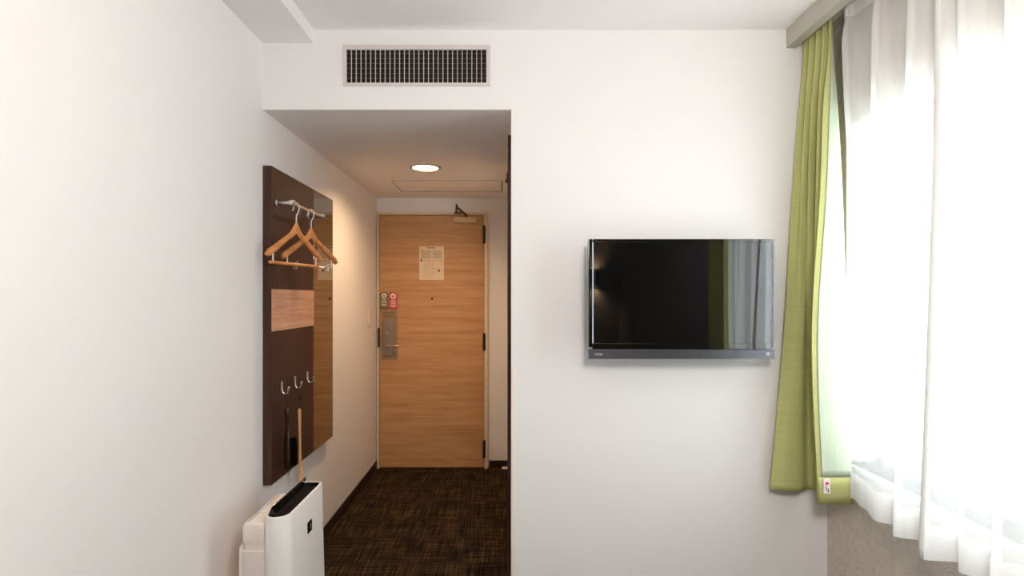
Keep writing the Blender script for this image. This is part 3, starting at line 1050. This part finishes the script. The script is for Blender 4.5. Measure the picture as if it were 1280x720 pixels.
for k in range(1, nb):
    x = wx0 + (wx1 - wx0) * k / nb
    bl.box(x - .0014, x + .0014, FW - .0095, FW - .0055, wz0 - .001, wz1 + .001)
bl.build('blades', 'blade', vt)
fn = MB()
for k in range(1, 7):
    z = wz0 + (wz1 - wz0) * k / 6.75
    fn.box(wx0 - .001, wx1 + .001, FW - .0048, FW - .0022, z - .0007, z + .0007)
fn.build('cross_fins', 'vent_fin', vt)

dl = thing('downlight', 'round recessed downlight glowing in the corridor ceiling', 'ceiling light', dc)
MB().lathe([(.0755, 0), (.0760, -.005), (.080, -.0075), (.092, -.006), (.0965, -.0008), (.0965, -.0002)], dc, 'z', 48).build('trim_ring', 'ring_grey', dl)
MB().lathe([(.0755, -.001), (.071, .012), (.065, .026), (.058, .036)], dc, 'z', 48).build('reflector', 'reflector', dl)
MB().lathe([(.0585, .036), (.055, .030), (.035, .024), (.0005, .021)], dc, 'z', 40).build('lamp', 'lamp', dl)

ht = thing('ceiling_hatch', 'flush access hatch in the corridor ceiling before the door', 'ceiling hatch', (-.4, 3.97, ZK))
hx0, hx1, hy0, hy1 = -.767, -.028, 3.79, 4.165
MB().box(hx0, hx1, hy0, hy1, ZK - .0025, ZK - .0005).build('panel', 'ceiling', ht)
fm = MB()
o0, o1, p0, p1 = -.815, XC - .002, 3.747, 4.36
g, gy_ = .006, .016
for b_ in ((o0, o1, p0, hy0 - gy_), (o0, o1, hy1 + gy_, p1), (o0, hx0 - g, hy0 - gy_, hy1 + gy_), (hx1 + g, o1, hy0 - gy_, hy1 + gy_)):
    fm.box(b_[0], b_[1], b_[2], b_[3], ZK - .0025, ZK - .0005)
fm.build('frame', 'ceiling', ht)
MB().box(hx0 - g, hx1 + g, hy0 - gy_, hy1 + gy_, ZK - .0008, ZK - .0003).build('gap_shade', 'vent_dark', ht)  # dark sheet: the joint, widened to draw the shade of the frame's step

# ================================================================== SWITCH, NOTICE, SIGNS, STOP
sw = thing('light_switch', 'slim pale light switch on the left corridor wall beside the door', 'light switch', (XL, 4.19, 1.19))
MB().box(XL + .0003, XL + .009, 4.155, 4.225, 1.135, 1.255, bevel=.003).build('plate', 'outlet', sw)
MB().box(XL + .008, XL + .014, 4.172, 4.208, 1.150, 1.240, bevel=.003).build('rocker', 'outlet', sw)

YN = YD - .0006
nt = thing('evacuation_notice', 'pale paper notice fixed to the upper half of the oak door', 'notice', (xp(539.5, YN), YN, zp(329, YN)))
nx0, nx1, nz0, nz1 = xp(524, YN), xp(555, YN), zp(350, YN), zp(308, YN)
MB().box(nx0, nx1, YN - .0012, YN, nz0, nz1).build('sheet', 'paper', nt)
w, h = nx1 - nx0, nz1 - nz0
ink = MB()
def mark(m, u0, u1, v0, v1):
    m.box(nx0 + u0 * w, nx0 + u1 * w, YN - .0018, YN - .0012, nz1 - v1 * h, nz1 - v0 * h)
rn = random.Random(5)
for col in ((.07, .48), (.55, .92)):
    for k in range(8):
        v = .13 + k * .030
        u = col[0]
        while u < col[1] - .03:
            l = rn.uniform(.03, .10)
            mark(ink, u, min(u + l, col[1]), v, v + .012)
            u += l + .015
for k in range(5):
    mark(ink, .18 + k * .16, .27 + k * .16, .415, .428)
# floor plan outline
for q in ((.20, .33, .56, .566), (.20, .206, .56, .90), (.20, .33, .90, .906), (.324, .33, .56, .90), (.43, .436, .50, .92), (.55, .556, .50, .92), (.43, .55, .52, .526),
          (.43, .55, .66, .666), (.43, .55, .80, .806), (.43, .55, .92, .926), (.56, .84, .66, .664), (.56, .84, .76, .764), (.84, .845, .66, .764), (.20, .33, .66, .666), (.20, .33, .76, .766)):
    mark(ink, *q)
ink.build('small_print', 'ink', nt)
hd = MB()
for k in range(7):
    mark(hd, .31 + k * .048, .348 + k * .048, .03, .058)
hd.build('heading', 'ink_dark', nt)
for u, v in ((.085, .415), (.795, .720)):
    MB().lathe([(.0003, -.0026), (.0085, -.0026), (.0085, -.0012)], (nx0 + u * w, YN, nz1 - v * h), 'y', 16).build('red_dot', 'ink_red', nt)

def door_sign(label, px0, px1, mat):
    YS = YD - .0006
    x0, x1, z0, z1 = xp(px0, YS), xp(px1, YS), zp(386.5, YS), zp(365, YS)
    t = thing('door_sign', label, 'door sign', ((x0 + x1) / 2, YS, z0))
    rw = (x1 - x0) / 2
    out = rrect(x0, x1, z0, z1, (rw * .8, rw * .8, .004, .004), 8)
    MB().prism(out, 'y', YS - .004, YS, bevel=.0006).build('card', mat, t)
    cx, cz = (x0 + x1) / 2, z1 - rw * .95
    em = MB().lathe([(.0005, -.0050), (rw * .66, -.0050), (rw * .66, -.004)], (cx, YS, cz), 'y', 28).build('emblem', 'sign_white', t)
    # bell-like mark on the disc
    r = rw * .36
    MB().prism([(cx - r, cz - r * .7), (cx + r, cz - r * .7), (cx + r * .62, cz + r * .1), (cx, cz + r * .95), (cx - r * .62, cz + r * .1)], 'y', YS - .0057, YS - .0050).build('emblem_mark', mat, em)
    tx_ = MB()
    rr = random.Random(px0)
    for k in range(5):
        zz = cz - rw * 1.0 - k * .0125
        ln = rw * rr.uniform(.5, .78)
        tx_.box(cx - ln, cx + ln, YS - .0046, YS - .004, zz - .0026, zz + .0026)
    tx_.build('lettering', 'sign_white', t)
door_sign('olive green hanging sign above the door lock, left of the pink one', 475.3, 485.2, 'sign_green')
door_sign('pink hanging sign above the door lock, right of the olive one', 486.0, 497.0, 'sign_pink')

st = thing('door_stop', 'small pale door stop on the carpet below the dark baseboard', 'door stop', (-.005, 4.33, 0))
MB().lathe([(.022, 0), (.022, .004), (.016, .008), (.010, .026), (.001, .027)], (-.006, 4.33, 0), 'z', 24).build('base', 'hinge', st)
MB().box(-.028, .018, 4.318, 4.342, .026, .040, bevel=.004).build('bumper', 'sign_white', st)

# ================================================================== WALL LAMP on the wall behind the camera, mirrored in the television
sx_, sy_, sz_ = 1.045, YB + .065, 1.567
wl = thing('wall_sconce', 'black up and down wall lamp behind, mirrored at the left edge of the television', 'wall lamp', (sx_, YB, sz_))
MB().lathe([(.040, -.09), (.040, .09), (.037, .09), (.037, -.09), (.040, -.09)], (sx_, sy_, sz_), 'z', 32).box(sx_ - .03, sx_ + .03, YB + .0005, YB + .03, sz_ - .05, sz_ + .05, bevel=.003).build('shade', 'black_plastic', wl)
MB().lathe([(.0005, .05), (.030, .05), (.030, .045), (.030, -.045), (.030, -.05), (.0005, -.05)], (sx_, sy_, sz_), 'z', 24).build('bulb', 'sconce_glow', wl)

# ---- the bed put in out of view to bounce light into the room
added_bed = thing('added_bed', 'single bed with white duvet, put in unseen to bounce light', 'added_bed', (.70, -.4, 0))
MB().box(.10, 1.30, -1.45, .72, .0, .24, bevel=.01).build('base', 'dark_wood', added_bed)
MB().box(.11, 1.29, -1.44, .71, .24, .46, bevel=.05, seg=4).build('mattress', 'white_plastic', added_bed)
MB().box(.09, 1.31, -.95, .73, .36, .52, bevel=.05, seg=4).build('duvet', 'duvet', added_bed)

# ---- fill lamp added to brighten the room, above the top edge of the picture
gc_ = (.34, .20, ZC)
fl = thing('fill_lamp', 'white globe lamp added out of view to fill the room with light', 'fill lamp', gc_)
MB().lathe([(.001, -.001), (.06, -.001), (.06, -.022), (.001, -.024)], gc_, 'z', 32).build('canopy', 'white_plastic', fl)
MB().cyl((gc_[0], gc_[1], ZC - .02), (gc_[0], gc_[1], 1.95), .004, 10).build('cord', 'white_plastic', fl)
MB().lathe([(.0005 + .16 * math.sin(PI * k / 24), -.16 * math.cos(PI * k / 24)) for k in range(25)], (gc_[0], gc_[1], 1.80), 'z', 40).build('glow_globe', 'globe', fl)

for o in bpy.data.objects:
    if '_base' in o:
        del o['_base']
